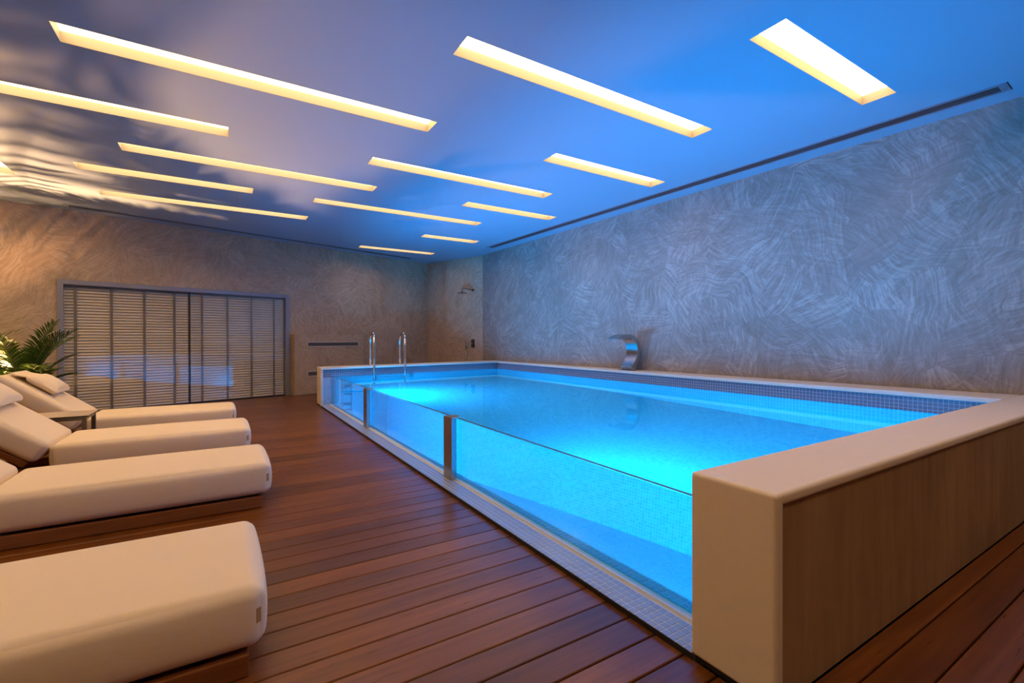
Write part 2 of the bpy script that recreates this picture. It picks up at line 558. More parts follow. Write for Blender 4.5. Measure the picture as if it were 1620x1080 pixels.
PITCH_P, P0 = 0.1285, 1.197
def deck():
    k0 = math.floor((YF - P0) / PITCH_P) + 1
    k = k0
    n = 0
    while True:
        a = P0 + k * PITCH_P + .003
        b = a + PITCH_P - .006
        k += 1
        if a > 10.9: break
        mid = (a + b) / 2
        def x_left(y): return max(XL + .01, (y - 9.973) / .295 + .02)
        if b < .752: xr = lambda y: right_x(y) - .01
        elif a < 8.6: xr = lambda y: XP + .004
        else: xr = lambda y: min(XP + (y - 8.59) / .12, right_x(y) - .06 if y < 9.45 else BEND[0] - .06 - (y - 9.5) * .36)
        spec = [(a, b, x_left, xr)]
        if a < .752 <= b:
            spec = [(a, b, x_left, lambda y: XP + .004), (a, .758, lambda y: XP + .008, lambda y: right_x(y) - .01)]
        if x_left(b) > xr(b) - .1: break
        c, t = .003, .026
        for a_, b_, xl_, xr_ in spec:
            v = []
            for fx in (xl_, xr_):
                for y, z in ((a_, -t), (a_, -c), (a_ + c, 0), (b_ - c, 0), (b_, -c), (b_, -t)):
                    v.append((fx(y), y - mid, z))
            f = [(0, 1, 2, 3, 4, 5), (11, 10, 9, 8, 7, 6)] + [(i, i + 6, (i + 1) % 6 + 6, (i + 1) % 6) for i in range(6)]
            m = MB(); m.add(v, f)
            o = m.build('plank', M['deck'], floor)
            o.location = (0, mid, 0)
deck()

# ------------------------------------------------------------------ ceiling strip lights
STRIP_LABEL = {
    1: 'long recessed strip light nearest the upper left corner of the picture',
    2: 'long recessed strip light at the front of the ceiling, middle of the three nearest',
    3: 'short wide-looking recessed strip light at the front right over the pool',
    4: 'recessed strip light running out of the left edge, below the long front left one',
    5: 'long recessed strip light over the deck, right behind the one cut by the left edge',
    6: 'shorter recessed strip light over the deck, second row from the blinds on the left',
    7: 'long recessed strip light on the left nearest the glazed door with blinds',
    8: 'long recessed strip light over the pool between the front middle one and the shower end',
    9: 'short recessed strip light over the pool close to the right-hand air slot, second from front',
    10: 'long recessed strip light over the pool ladder end, third row from the far wall',
    11: 'short recessed strip light near the right-hand air slot, third from front',
    12: 'shortest recessed strip light near the far right corner of the ceiling',
    13: 'thin recessed strip light closest to the far corner by the shower',
    15: 'added strip light overhead above the foreground lounger, outside the picture',
    16: 'added strip light overhead right above the camera, outside the picture',
    17: 'added strip light overhead above the near pool rim, outside the picture',
    18: 'added strip light overhead behind the camera on the left, outside the picture',
    19: 'added strip light overhead behind the camera in the middle, outside the picture',
    20: 'added strip light overhead left of the second lounger, outside the picture',
    21: 'added strip light overhead behind the camera on the right, outside the picture',
    14: 'recessed light cut off at the far left edge above the palm',
}
for k, (x0, x1, y0, y1) in STRIPS.items():
    cx, cyy = (x0 + x1) / 2, (y0 + y1) / 2
    a, b = (x1 - x0) / 2, (y1 - y0) / 2
    r = empty('ceiling_light', (cx, cyy, H))
    tag(r, STRIP_LABEL[k], 'ceiling light', 'recessed strip lights')
    d, w = .075, .012
    m = MB()
    m.box(-a - w, -a, -b - w, b + w, .001, d); m.box(a, a + w, -b - w, b + w, .001, d)
    m.box(-a, a, -b - w, -b, .001, d); m.box(-a, a, b, b + w, .001, d)
    m.build('housing', M['recess'], r)
    m = MB(); m.box(-a - w, a + w, -b - w, b + w, d, d + .012)
    m.build('diffuser', M['strip'], r)

# linear air diffusers in the ceiling
def diffuser(name, a, b, label):
    """a->b with the slot's wall side to the left; centre line given"""
    a, b = Vector(a), Vector(b)
    d = b - a
    r = empty(name, (a.x, a.y, H), math.atan2(d.y, d.x))
    L = d.length
    tag(r, label, 'air vent', 'ceiling air slots')
    m = MB()
    m.box(-.05, L + .05, .062, .085, -.006, -.0005); m.box(-.05, L + .05, -.085, -.062, -.006, -.0005)
    m.box(-.05, 0, -.062, .062, -.006, -.0005); m.box(L, L + .05, -.062, .062, -.006, -.0005)
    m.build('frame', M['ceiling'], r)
    m = MB(); m.box(0, L, -.062, .062, -.0015, -.0005)
    m.build('slot', M['slotdark'], r)
    for i in (-1, 0, 1):
        m = MB(); m.box(0, L, i * .034 - .003, i * .034 + .003, -.005, -.0016)
        m.build('blade', M['grille'], r)
    for x in (-.055, L + .051):
        m = MB(); m.box(x, x + .004, -.09, .09, -.0035, -.0005)
        m.build('end_joint', M['gap'], r)
diffuser('linear_air_diffuser', (right_x(8.6) - .335, 8.6), (right_x(1.09) - .317, 1.09), 'long air slot in the ceiling along the right-hand wall')
diffuser('linear_air_diffuser', (-1.98 + .32 * SB, back_y(-1.98) - .32 * CB), (3.72 + .32 * SB, back_y(3.72) - .32 * CB), 'dark air slot in the ceiling along the far wall above the blinds')

# ------------------------------------------------------------------ glazed door with blinds (in the back wall's own frame)
door = empty('door_1', (BW0.x, BW0.y, 0), TH_B)
tag(door, 'wide glazed sliding door in a grey aluminium frame on the far wall', kind='structure')
fw = .07
m = MB()
m.box(D0 - .035, D0 + fw - .035, -.03, .12, 0, DTOP + .035)
m.build('frame_jamb', M['alu'], door, bevel=.004)
m = MB(); m.box(D1 + .035 - fw, D1 + .035, -.03, .12, 0, DTOP + .035)
m.build('frame_jamb', M['alu'], door, bevel=.004)
m = MB(); m.box(D0 + fw - .035, D1 + .035 - fw, -.03, .12, DTOP + .035 - fw, DTOP + .035)
m.build('frame_head', M['alu'], door, bevel=.004)
m = MB(); m.box(D0, D1, .16, .18, 0, DTOP)
m.build('back_panel', M['tape'], door)  # dark sheet, so the gaps between the slats look shaded
i0, i1, itop = D0 + fw - .035, D1 + .035 - fw, DTOP + .035 - fw
um = bu(-.49)
for a, b in ((i0, um - .004), (um + .004, i1)):
    m = MB(); m.box(a, b, .012, .020, .012, itop)
    m.build('pane', M['doorglass'], door)
m = MB(); m.box(um - .006, um + .006, .005, .03, .0, itop)
m.build('meeting_stile', M['gap'], door)
m = MB(); m.box(i0, i1, -.01, .10, 0, .012)
m.build('sill_track', M['gap'], door)

slat_m = {}
def blind(a, b, tapes, label):
    r = empty('venetian_blind', (BW0.x + a * CB, BW0.y + a * SB, 0), TH_B)
    tag(r, label, 'blind', 'venetian blinds behind the glass door')
    L = b - a
    n = 42
    pitch = (itop - .045) / n
    mb = MB()
    tilt = math.radians(56)
    w = .049 / 2
    pts = []
    for s in (-1, -.33, .33, 1):
        yy, zz = s * w * math.cos(tilt), s * w * math.sin(tilt)
        bow = .003 * (1 - s * s)
        pts.append((yy - bow * math.sin(tilt), zz + bow * math.cos(tilt)))
    v = [(0.006, y, z) for y, z in pts] + [(L - .006, y, z) for y, z in pts]
    v += [(0.006, y + .002, z + .0004) for y, z in pts] + [(L - .006, y + .002, z + .0004) for y, z in pts]
    f = [(i, i + 4, i + 5, i + 1) for i in range(3)] + [(8 + i, 9 + i, 13 + i, 12 + i) for i in range(3)]
    f += [(0, 8, 12, 4), (3, 7, 15, 11)]
    mb.add(v, f)
    sm = mb.mesh('slat')
    for i in range(n):
        o = link('slat', sm, M['slat'], r)
        o.location = (0, .075, .022 + (i + .5) * pitch)
    m = MB(); m.box(0, L, .05, .10, itop - .028, itop)
    m.build('headrail', M['tape'], r)
    for x in tapes:
        u = bu(x) - a
        m = MB(); m.box(u - .017, u + .017, .047, .0485, .02, itop - .02)
        m.build('ladder_tape', M['tape'], r)
blind(i0 + .003, um - .008, (-1.887, -1.486, -1.088, -.697), 'left cream venetian blind behind the glass, nearer the palm')
blind(um + .008, i1 - .003, (-.308, .079, .47, .86), 'right cream venetian blind behind the glass, nearer the pool')

# plaster housing with two air grilles beside the door
vb = empty('vent_housing', (BW0.x + bu(1.155) * CB, BW0.y + bu(1.155) * SB, 0), TH_B)
tag(vb, 'low plastered wall box with two slot grilles between blinds and pool ladder', 'vent box')
VL = bu(2.62) - bu(1.155)
m = MB(); m.box(0, VL, -.16, -.0, .0, 1.215)
m.build('body', M['plaster_warm'], vb, bevel=.008)
for z0, z1 in ((.965, 1.07), (.36, .475)):
    g = MB()
    u0, u1, y = bu(1.40) - bu(1.155), bu(2.50) - bu(1.155), -.16
    g.box(u0, u1, y - .010, y - .0005, z0, z0 + .016); g.box(u0, u1, y - .010, y - .0005, z1 - .016, z1)
    g.box(u0, u0 + .016, y - .010, y - .0005, z0 + .016, z1 - .016); g.box(u1 - .016, u1, y - .010, y - .0005, z0 + .016, z1 - .016)
    gr = g.build('grille', M['vframe'], vb)
    g = MB(); g.box(u0 + .016, u1 - .016, y - .002, y - .0006, z0 + .016, z1 - .016)
    g.build('grille_back', M['slotdark'], gr)
    nb = 5
    for i in range(nb):
        zz = z0 + .016 + (i + .5) * (z1 - z0 - .032) / nb
        g = MB(); g.box(u0 + .016, u1 - .016, y - .008, y - .0025, zz - .003, zz + .003)
        g.build('grille_blade', M['grille'], gr)

# ------------------------------------------------------------------ the raised pool
pool = empty('swimming_pool', (XP, .745, 0))
tag(pool, 'raised rectangular indoor pool with glass side and cream stone rim', 'pool')
pool_inv = Matrix.Translation((-XP, -.745, 0))
def part(o, keep=pool):
    o.parent = keep
    o.matrix_parent_inverse = Matrix.Identity(4)
    o.location = Vector(o.location) - Vector((XP, .745, 0))
    return o
YO, YI = .745, 1.039
SK = .12                                            # far end lies slightly askew
def far_back(x): return 8.566 + SK * (x - XP)
def far_in(x): return 8.215 + SK * (x - XP)
XRI = 4.98
XW, ZS, TS = lambda y: right_x(y) - .004, .040, .043
# near rim: stone wrapped over top and end
prof = [(XP, YO, .02), (XP + TS, YO, .02), (XP + TS, YO, ZR - ZS), (XW(YO), YO, ZR - ZS), (XW(YO), YO, ZR), (XP, YO, ZR)]
m = MB(); m.prism(prof, (0, 0, 0), (0, YI - YO, 0))
part(m.build('near_coping', M['stone'], bevel=.014, bseg=4))
m = MB(); m.box(XP + TS + .008, XW(YO) - .01, YO + .018, YI - .012, .0, ZR - ZS - .006)
part(m.build('front_panel', M['panel']))
m = MB(); m.box(XP + .012, XP + TS, YO + .012, YI - .012, .0, .02)
part(m.build('toe_gap', M['gap']))
# far rim
mb = MB()
A0 = [(XP, .02), (XP + TS, .02), (XP + TS, ZR - ZS), (XRI + .03, ZR - ZS), (XRI + .03, ZR), (XP, ZR)]
v = [(x, far_in(x), z) for x, z in A0] + [(x, far_back(x), z) for x, z in A0]
mb.add(v, [(0, 1, 2, 3, 4, 5), (11, 10, 9, 8, 7, 6)] + [(i, i + 6, (i + 1) % 6 + 6, (i + 1) % 6) for i in range(6)])
part(mb.build('far_coping', M['stone'], bevel=.010, bseg=3))
m = MB(); m.poly_z([(XP + TS + .006, far_in(XP + TS + .006) + .045), (XRI + .12, far_in(XRI + .12) + .045), (XRI + .12, far_back(XRI) - .02), (XP + TS + .006, far_back(XP) - .02)], -1.2, ZR - ZS - .001)
part(m.build('far_wall', M['t_xz']))
# right rim along the wall
yb = 8.9
m = MB(); m.poly_z([(XRI, YI + .001), (XW(YI), YI + .001), (XW(yb), yb), (XRI + .03, far_back(XRI) - .001), (XRI + .03, far_in(XRI) + .001), (XRI, far_in(XRI) + .001)], ZR - ZS, ZR - .0004)
part(m.build('right_coping', M['stone'], bevel=.006, bseg=2))
m = MB(); m.poly_z([(XRI + .022, YI - .02), (XW(YI), YI - .02), (XW(yb), yb), (XRI + .022, yb)], -1.2, ZR - ZS - .001)
part(m.build('right_wall', M['t_yz']))
# basin floor, near inner wall, kerb under the glass
ZF = -.95
XK = 1.69
m = MB(); m.poly_z([(XK - .1, YI - .1), (XRI + .1, YI - .1), (XRI + .1, far_in(XRI) + .2), (XK - .1, far_in(XK) + .2)], ZF - .2, ZF)
part(m.build('basin_floor', M['t_floor']))
m = MB(); m.box(XP + TS + .01, XRI + .03, YI - .011, YI + .012, -1.2, ZR - ZS - .004)
part(m.build('near_wall', M['t_xz']))
m = MB()
m.poly_z([(1.365, YI + .001), (XK, YI + .001), (XK, far_in(XK) + .044), (1.365, far_in(1.365) + .044)], -1.2, .020)
part(m.build('kerb', M['grout']))
m = MB(); m.box(XP + .0005, XP + .0035, YI - .01, far_in(XP) - .002, -.03, .022)
part(m.build('kerb_edge', M['gap']))
# mosaic on the ledge in front of the glass: single tiles near the camera, the far ones joined
def tile_geo(mb, cx, cy, cz, ax, ay, nrm, s=.0146, t=.0014):
    c = Vector((cx, cy, cz)); ax, ay, nrm = Vector(ax), Vector(ay), Vector(nrm)
    e = s - .0012
    lo = [c + s * (i * ax + j * ay) for i, j in ((-1, -1), (1, -1), (1, 1), (-1, 1))]
    hi = [c + e * (i * ax + j * ay) + t * nrm for i, j in ((-1, -1), (1, -1), (1, 1), (-1, 1))]
    mb.add(lo + hi, [(4, 5, 6, 7), (0, 1, 5, 4), (1, 2, 6, 5), (2, 3, 7, 6), (3, 0, 4, 7)])
one = MB(); tile_geo(one, 0, 0, 0, (1, 0, 0), (0, 1, 0), (0, 0, 1))
one_m = one.mesh('mosaic_tile'); one_m.materials.append(M['tile'])
ledge_rest = MB()
NT_ = 0
y = YI + .020
while y < far_in(XP) - .02:
    for c in range(4):
        x = XP + .019 + P_T * c + .002
        if NT_ < 300:
            o = link('mosaic_tile', one_m, None)
            o.location = (x, y, .0201)
            part(o); NT_ += 1
        else:
            tile_geo(ledge_rest, x, y, .0201, (1, 0, 0), (0, 1, 0), (0, 0, 1))
    y += P_T
tag(part(ledge_rest.build('ledge_mosaic', M['tile'])), kind='stuff')
kerb_in = MB()
y = YI + .03
while y < far_in(XP):
    for c in range(3):
        tile_geo(kerb_in, 1.577 + .020 + P_T * c, y, .0201, (1, 0, 0), (0, 1, 0), (0, 0, 1))
    y += P_T
tag(part(kerb_in.build('kerb_mosaic', M['tile'])), kind='stuff')
band = MB()
y = YI + .03
while y < far_in(XRI) + .048:
    for c in range(4):
        tile_geo(band, XRI + .0218, y, ZR - ZS - .018 - P_T * c, (0, 1, 0), (0, 0, 1), (-1, 0, 0))
    y += P_T
tag(part(band.build('right_band_mosaic', M['dimtile'])), kind='stuff')
band = MB()
x = XP + TS + .022
while x < XRI + .03:
    for c in range(4):
        tile_geo(band, x, far_in(x) + .0447, ZR - ZS - .018 - P_T * c, (1, SK, 0), (0, 0, 1), (SK, -1, 0))
    x += P_T
tag(part(band.build('far_band_mosaic', M['dimtile'])), kind='stuff')
# glass side: seal strip, three panes, two steel posts
XG = 1.53
m = MB(); m.box(1.516, 1.5295, YI + .002, far_in(XG) + .04, .020, .030)
part(m.build('glass_seal', M['white']))
PA, PB = (3.285, 3.435), (5.78, 5.93)
GT = .497
spans = [(YI + .002, PA[0] + .01), (PA[1] - .01, PB[0] + .01), (PB[1] - .01, far_in(XG) + .04)]
for a, b in spans:
    m = MB(); m.box(XG, XG + .022, a, b, .0205, GT)
    p = part(m.build('glass_pane', M['glass']))
    p.data.materials.append(M['edge'])
    p.data.polygons[1].material_index = 1
for a, b in (PA, PB):
    m = MB(); m.box(XG - .045, XG - .001, a, b, .021, GT + .004)
    p = part(m.build('glass_post', M['steel'], bevel=.002))
    m = MB(); m.box(XG - .001, XG + .055, a + .02, b - .02, GT + .0005, GT + .004)
    m.build('post_cap', M['steel'], p)


# the water: surface and its face against the glass
wm = MB()
N = 24
xs = [XG + .026 + (XRI + .021 - XG - .026) * i / N for i in range(N + 1)]
ya = YI + .013
rows = 40
for j in range(rows + 1):
    for xx in xs:
        yend = far_in(xx) + .0445
        wm.v.append((xx, ya + (yend - ya) * j / rows, WL))
for j in range(rows):
    for i in range(N):
        a = j * (N + 1) + i
        wm.f.append((a, a + 1, a + N + 2, a + N + 1))
# skirt down the glass, so the body of water is seen from the side
base = len(wm.v)
n_top = len(wm.f)
p, q_ = wm.v[0], wm.v[rows * (N + 1)]
wm.add([p, q_, (q_[0], q_[1], .0237), (p[0], p[1], .0237)], [(0, 1, 2, 3)])
water = wm.build('pool_water', M['water'], smooth=True)
water.cycles.is_caustics_caster = True
water.data.materials.append(M['waterside'])
water.data.polygons[n_top].material_index = 1
tag(water, 'still clear blue-lit water filling the pool up to the glass', 'water', kind='stuff')

# underwater lamps in the wall under the glass
def pool_lamp(y, z, label):
    r = empty('underwater_lamp', (XK, y, z))
    tag(r, label, 'lamp', 'underwater pool lamps')
    seg = 28
    def disc(r0, r1, x0, x1):
        mb = MB()
        prof = [(r0, x0), (r1, x0), (r1, x1), (r0, x1)]
        for rr, xx in prof:
            for k in range(seg):
                a = 2 * math.pi * k / seg
                mb.v.append((xx, rr * math.cos(a), rr * math.sin(a)))
        for i in range(4):
            for k in range(seg):
                k2 = (k + 1) % seg
                mb.f.append((i * seg + k, i * seg + k2, ((i + 1) % 4) * seg + k2, ((i + 1) % 4) * seg + k))
        return mb
    disc(.10, .13, .0005, .010).build('bezel', M['white'], r)
    mb = MB()
    for xx in (.0005, .007):
        for k in range(seg):
            a = 2 * math.pi * k / seg
            mb.v.append((xx, .098 * math.cos(a), .098 * math.sin(a)))
    mb.f = [tuple(range(seg - 1, -1, -1)), tuple(range(seg, 2 * seg))] + [(k, (k + 1) % seg, seg + (k + 1) % seg, seg + k) for k in range(seg)]
    mb.build('lens', M['poollamp'], r)
    ld = bpy.data.lights.new('pool_lamp_light', 'AREA')
    ld.shape = 'DISK'; ld.size = .19; ld.energy = POOL_W; ld.color = POOL_COL
    ld.cycles.is_caustics_light = True
    lo = bpy.data.objects.new('pool_lamp_light', ld)
    COL.objects.link(lo); lo.parent = r
    lo.location = (.012, 0, 0); lo.rotation_euler = (0, math.radians(-90 - LAMP_TILT), 0)
LAMP_TILT = 0.0
pool_lamp(2.25, -.36, 'round underwater lamp below the nearest glass pane')
pool_lamp(6.65, -.36, 'round underwater lamp below the farthest glass pane')

# ------------------------------------------------------------------ pool ladder
lad = empty('pool_ladder', (2.55, far_in(2.55), ZR))
tag(lad, 'polished steel pool ladder with two arched handrails on the far rim', 'ladder')
def Ld(p): return (p[0] - 2.55, p[1] - far_in(2.55), p[2] - ZR)
for xb, xf in ((2.27, 2.22), (2.84, 2.77)):
    yb_, yf_ = 8.56 + SK * (xb - XP) - .12, 8.13
    yb_ = far_back(xb) - .12
    zt = 1.235
    rad = (yb_ - yf_) / 2
    path = [(xb, yb_, ZR + .002), (xb, yb_, ZR + .12)]
    z0 = zt - rad
    for i in range(13):
        a = math.pi * i / 12
        path.append((xb + (xf - xb) * i / 12, (yb_ + yf_) / 2 + rad * math.cos(a), z0 + rad * math.sin(a)))
    path += [(xf, yf_, .7), (xf, yf_, .2), (xf, yf_, -.45)]
    m = MB(); m.tube([Ld(p) for p in path], .021, 14)
    rail = m.build('handrail', M['chrome'], lad, smooth=True)
    m = MB(); m.lathe([(.052, .0), (.052, .006), (.045, .012), (.024, .014)], 20, Ld((xb, yb_, ZR)))
    m.build('flange', M['chrome'], rail, smooth=True)
for z in (.18, -.08, -.34):
    m = MB(); m.box(*[c for p in ((2.22 - 2.55 + .02, 2.77 - 2.55 - .02), (8.13 - far_in(2.55) - .04, 8.13 - far_in(2.55) + .04), (z - ZR, z - ZR + .025)) for c in p])
    m.build('tread', M['steel'], lad, bevel=.004)

# ------------------------------------------------------------------ waterfall spout on the right rim
sp = empty('waterfall_spout', (5.02, 4.945, ZR))
tag(sp, 'curved stainless waterfall spout standing on the pool rim by the wall', 'spout')
ctr = []                                            # outer line of the curved blade, in x/z
pts = [(.035, .0), (.10, .05), (.16, .14), (.195, .24), (.195, .33), (.165, .42), (.10, .49), (.02, .525), (-.07, .53), (-.15, .515), (-.21, .49), (-.25, .46)]
def smooth_line(P, n=4):
    out = []
    for i in range(len(P) - 1):
        p0, p1, p2, p3 = P[max(i - 1, 0)], P[i], P[i + 1], P[min(i + 2, len(P) - 1)]
        for k in range(n):
            t = k / n
            out.append(tuple(.5 * ((2 * b) + (-a + c) * t + (2 * a - 5 * b + 4 * c - d) * t * t + (-a + 3 * b - 3 * c + d) * t ** 3) for a, b, c, d in zip(p0, p1, p2, p3)))
    out.append(P[-1])
    return out
L_ = smooth_line(pts)
mb = MB()
n = len(L_)
for side in (-.11, .11):
    for i, (x, z) in enumerate(L_):
        a, b = L_[max(i - 1, 0)], L_[min(i + 1, n - 1)]
        tx, tz = b[0] - a[0], b[1] - a[1]
        q = math.hypot(tx, tz)
        nx, nz = -tz / q, tx / q                     # towards the inside of the curve
        s = i / (n - 1)
        th = .066 * (1 - .15 * s) if s < .72 else .053 * (1 - (s - .72) / .28 * .72)
        mb.v.append((x, side, z)); mb.v.append((x + nx * th, side, max(z + nz * th, 0)))
for i in range(n - 1):
    a, b = 2 * i, 2 * n + 2 * i
    mb.f += [(a, a + 1, a + 3, a + 2), (b, b + 2, b + 3, b + 1), (a, a + 2, b + 2, b), (a + 1, b + 1, b + 3, a + 3)]
mb.f += [(0, 2 * n, 2 * n + 1, 1), (2 * n - 2, 2 * n - 1, 4 * n - 1, 4 * n - 2)]
mb.build('spout_body', M['steel'], sp, bevel=.003)
m = MB(); m.box(-.035, .10, -.12, .12, 0, .008)
m.build('base_plate', M['steel'], sp, bevel=.002)

# ------------------------------------------------------------------ shower fittings on the corner wall
dC = Vector((BEND[0] - CORNER[0], BEND[1] - CORNER[1])); LC = dC.length
angC = math.atan2(dC.y, dC.x)
def on_corner(xy):                                  # distance along the corner wall
    return (Vector(xy) - Vector(CORNER)).dot(dC.normalized())
def corner_root(name, u, z):
    p = Vector(CORNER) + dC.normalized() * u
    return empty(name, (p.x, p.y, z), angC)           # local -y points into the room
uS = LC - .30
sh = corner_root('rain_shower', uS, 2.27)
tag(sh, 'rain shower head on a straight wall arm in the far corner', 'shower head')
m = MB(); m.tube([(0, -.0005, 0), (0, -.018, 0)], .034, 18); m.build('flange', M['darkchrome'], sh, smooth=False)
m = MB(); m.tube([(0, -.015, 0), (0, -.34, .012), (0, -.355, .008), (0, -.362, -.01), (0, -.362, -.085)], .011, 12); m.build('arm', M['darkchrome'], sh, smooth=True)
m = MB(); m.lathe([(.015, -.07), (.03, -.085), (.115, -.094), (.12, -.10), (.12, -.106), (.11, -.110)], 28, (0, -.362, 0)); m.build('head', M['darkchrome'], sh)
mx = corner_root('shower_mixer', uS, 1.02)
tag(mx, 'dark chrome shower mixer plate with two controls on the corner wall', 'mixer')
m = MB(); m.box(-.05, .05, -.012, -.0005, -.10, .10); m.build('plate', M['darkchrome'], mx, bevel=.004)
for z in (-.055, .05):
    m = MB(); m.tube([(0, -.0125, z), (0, -.055, z)], .027, 18); kb = m.build('knob', M['darkchrome'], mx)
    m = MB(); m.box(-.006, .006, -.055, -.045, z + .02, z + .06); m.build('lever', M['chrome'], kb)
hs = corner_root('hand_shower', uS - .20, .93)
tag(hs, 'slim hand shower with hose in a wall holder beside the mixer', 'hand shower')
m = MB(); m.tube([(0, -.0005, 0), (0, -.05, 0)], .02, 14); m.build('holder', M['darkchrome'], hs)
m = MB(); m.tube([(0, -.05, -.07), (0, -.05, .0), (0, -.052, .15)], [.009, .012, .010], 12); m.build('wand', M['darkchrome'], hs, smooth=True)
m = MB(); m.tube([(0, -.05, -.065), (.004, -.052, -.18), (.02, -.055, -.36), (.055, -.05, -.43), (.075, -.03, -.36), (.08, -.002, -.2)], .006, 8); m.build('hose', M['chrome'], hs, smooth=True)

# ------------------------------------------------------------------ loungers
SEAT_L, LW_, Z0, Z1 = 1.36, .70, .085, .290
BACK_A, BACK_L, BACK_T = math.radians(37.5), .80, .175
seat_src = rounded_box(SEAT_L, LW_, Z1 - Z0, .042, (22, 10, 5), .016, .022).mesh('seat_mattress', True)
back_src = rounded_box(BACK_L, LW_, BACK_T, .042, (16, 10, 5), .012, .012).mesh('back_mattress', True)
for mm in (seat_src, back_src): mm.materials.append(M['fabric'])
def lounger(xr, y0, label):
    r = empty('sun_lounger', (xr, y0 + LW_ / 2, 0))
    tag(r, label, 'sun lounger', 'sun loungers along the deck')
    w = LW_ / 2
    hx = -SEAT_L
    # timber base: two side rails, two end rails, deck boards under the cushion
    for s in (-1, 1):
        m = MB(); m.box(hx - .62, -.045, s * w - (.028 if s > 0 else 0), s * w + (0 if s > 0 else .028), .002, .074)
        m.build('side_rail', M['teak'], r, bevel=.004)
    for x in (-.073, hx - .62):
        m = MB(); m.box(x, x + .028, -w + .028, w - .028, .004, .070)
        m.build('end_rail', M['teak'], r, bevel=.003)
    for i in range(10):
        x = hx + .02 + i * .13
        m = MB(); m.box(x, x + .10, -w + .028, w - .028, .048, .066)
        m.build('seat_slat', M['teak'], r)
    s = link('seat_mattress', seat_src, None, r)
    s.location = (-SEAT_L / 2, 0, (Z0 + Z1) / 2)
    m = MB(); m.box(-.001, .001, -.008, .008, -.024, .024)
    t = m.build('fabric_tag', M['tagm'], s)
    t.location = (SEAT_L / 2 - .042 + .046 * math.cos(math.radians(-55)), -w + .042 + .046 * math.sin(math.radians(-55)), .006)
    t.rotation_euler = (0, 0, math.radians(-55))
    # reclined back, hinged at the top edge of the seat
    ca, sa = math.cos(BACK_A), math.sin(BACK_A)
    hz = Z1 - .004
    bm = link('back_mattress', back_src, None, r)
    mid = BACK_L / 2 + .004
    bm.location = (hx + .012 - mid * ca - BACK_T / 2 * sa, 0, hz + mid * sa - BACK_T / 2 * ca)
    bm.rotation_euler = (0, BACK_A, 0)
    for sgn in (-1, 1):
        m = MB(); m.box(-BACK_L / 2, BACK_L / 2 - .03, sgn * (w - .02) - .018, sgn * (w - .02) + .018, -BACK_T / 2 - .045, -BACK_T / 2 - .002)
        f_ = m.build('backrest_rail', M['teak'], r, bevel=.003)
        f_.location = bm.location; f_.rotation_euler = bm.rotation_euler
    m = MB()
    m.box(-.02, .02, -w + .05, w - .05, 0, .018)
    p = m.build('backrest_prop', M['teak'], r)
    p.location = (hx - .52, 0, .07)
    for sgn in (-1, 1):
        m = MB(); m.tube([(hx - .52, sgn * .25, .08), (hx - .42, sgn * .25, .30)], .014, 8)
        m.build('prop_strut', M['teak'], r)
    return r, (hx, hz, ca, sa)
LL = {}
for k, xr, y0, lab in ((4, .112, 1.745, 'ivory cushioned lounger in the foreground, cut off by the bottom left corner'),
                       (3, .262, 3.475, 'ivory cushioned lounger second from the camera with its timber base showing'),
                       (2, .205, 4.975, 'ivory reclined lounger third from the camera, just in front of the small table'),
                       (1, .115, 6.515, 'ivory reclined lounger farthest from the camera, in front of the blinds')):
    LL[k] = lounger(xr, y0, lab) + (xr, y0)
pil_src = rounded_box(.30, .50, .105, .045, (10, 12, 4), .022, 0).mesh('head_pillow', True)
# pinch the pillow towards its corners
for v in pil_src.vertices:
    fx, fy = abs(v.co.x) / .15, abs(v.co.y) / .25
    v.co.z *= 1 - .62 * max(fx, fy) ** 3
    v.co.x *= 1 - .07 * (1 - fy ** 2); v.co.y *= 1 - .05 * (1 - fx ** 2)
pil_src.materials.append(M['fabric'])
def pillow(k, along, label):
    root, (hx, hz, ca, sa), xr, y0 = LL[k]
    base = Vector((xr + hx + .012, y0 + LW_ / 2, hz))
    r = empty('head_pillow', base + Vector((-along * ca, 0, along * sa)))
    r.rotation_euler = (0, BACK_A, 0)
    tag(r, label, 'pillow', 'head pillows on the loungers')
    p = link('cushion', pil_src, None, r)
    p.location = (0, 0, .062)
    m = MB()                                        # flap that hangs over the top of the backrest
    fl = [(-.10, .080), (-.16, .052), (-.22, .027), (-.27, .020)]
    for i, (x, z) in enumerate(fl):
        m.v += [(x, -.22, z), (x, .22, z), (x, -.22, z + .012), (x, .22, z + .012)]
    for i in range(len(fl) - 1):
        a = 4 * i
        m.f += [(a, a + 1, a + 5, a + 4), (a + 2, a + 6, a + 7, a + 3), (a, a + 4, a + 6, a + 2), (a + 1, a + 3, a + 7, a + 5)]
    m.f += [(0, 2, 3, 1), (12, 13, 15, 14)]
    m.build('flap', M['fabric'], r)
pillow(1, .50, 'plump ivory head pillow on the farthest lounger beside the palm')
pillow(2, .58, 'ivory head pillow at the left edge on the third lounger')
pillow(3, .58, 'head pillow on the second lounger, outside the picture')
pillow(4, .58, 'head pillow on the foreground lounger, outside the picture')

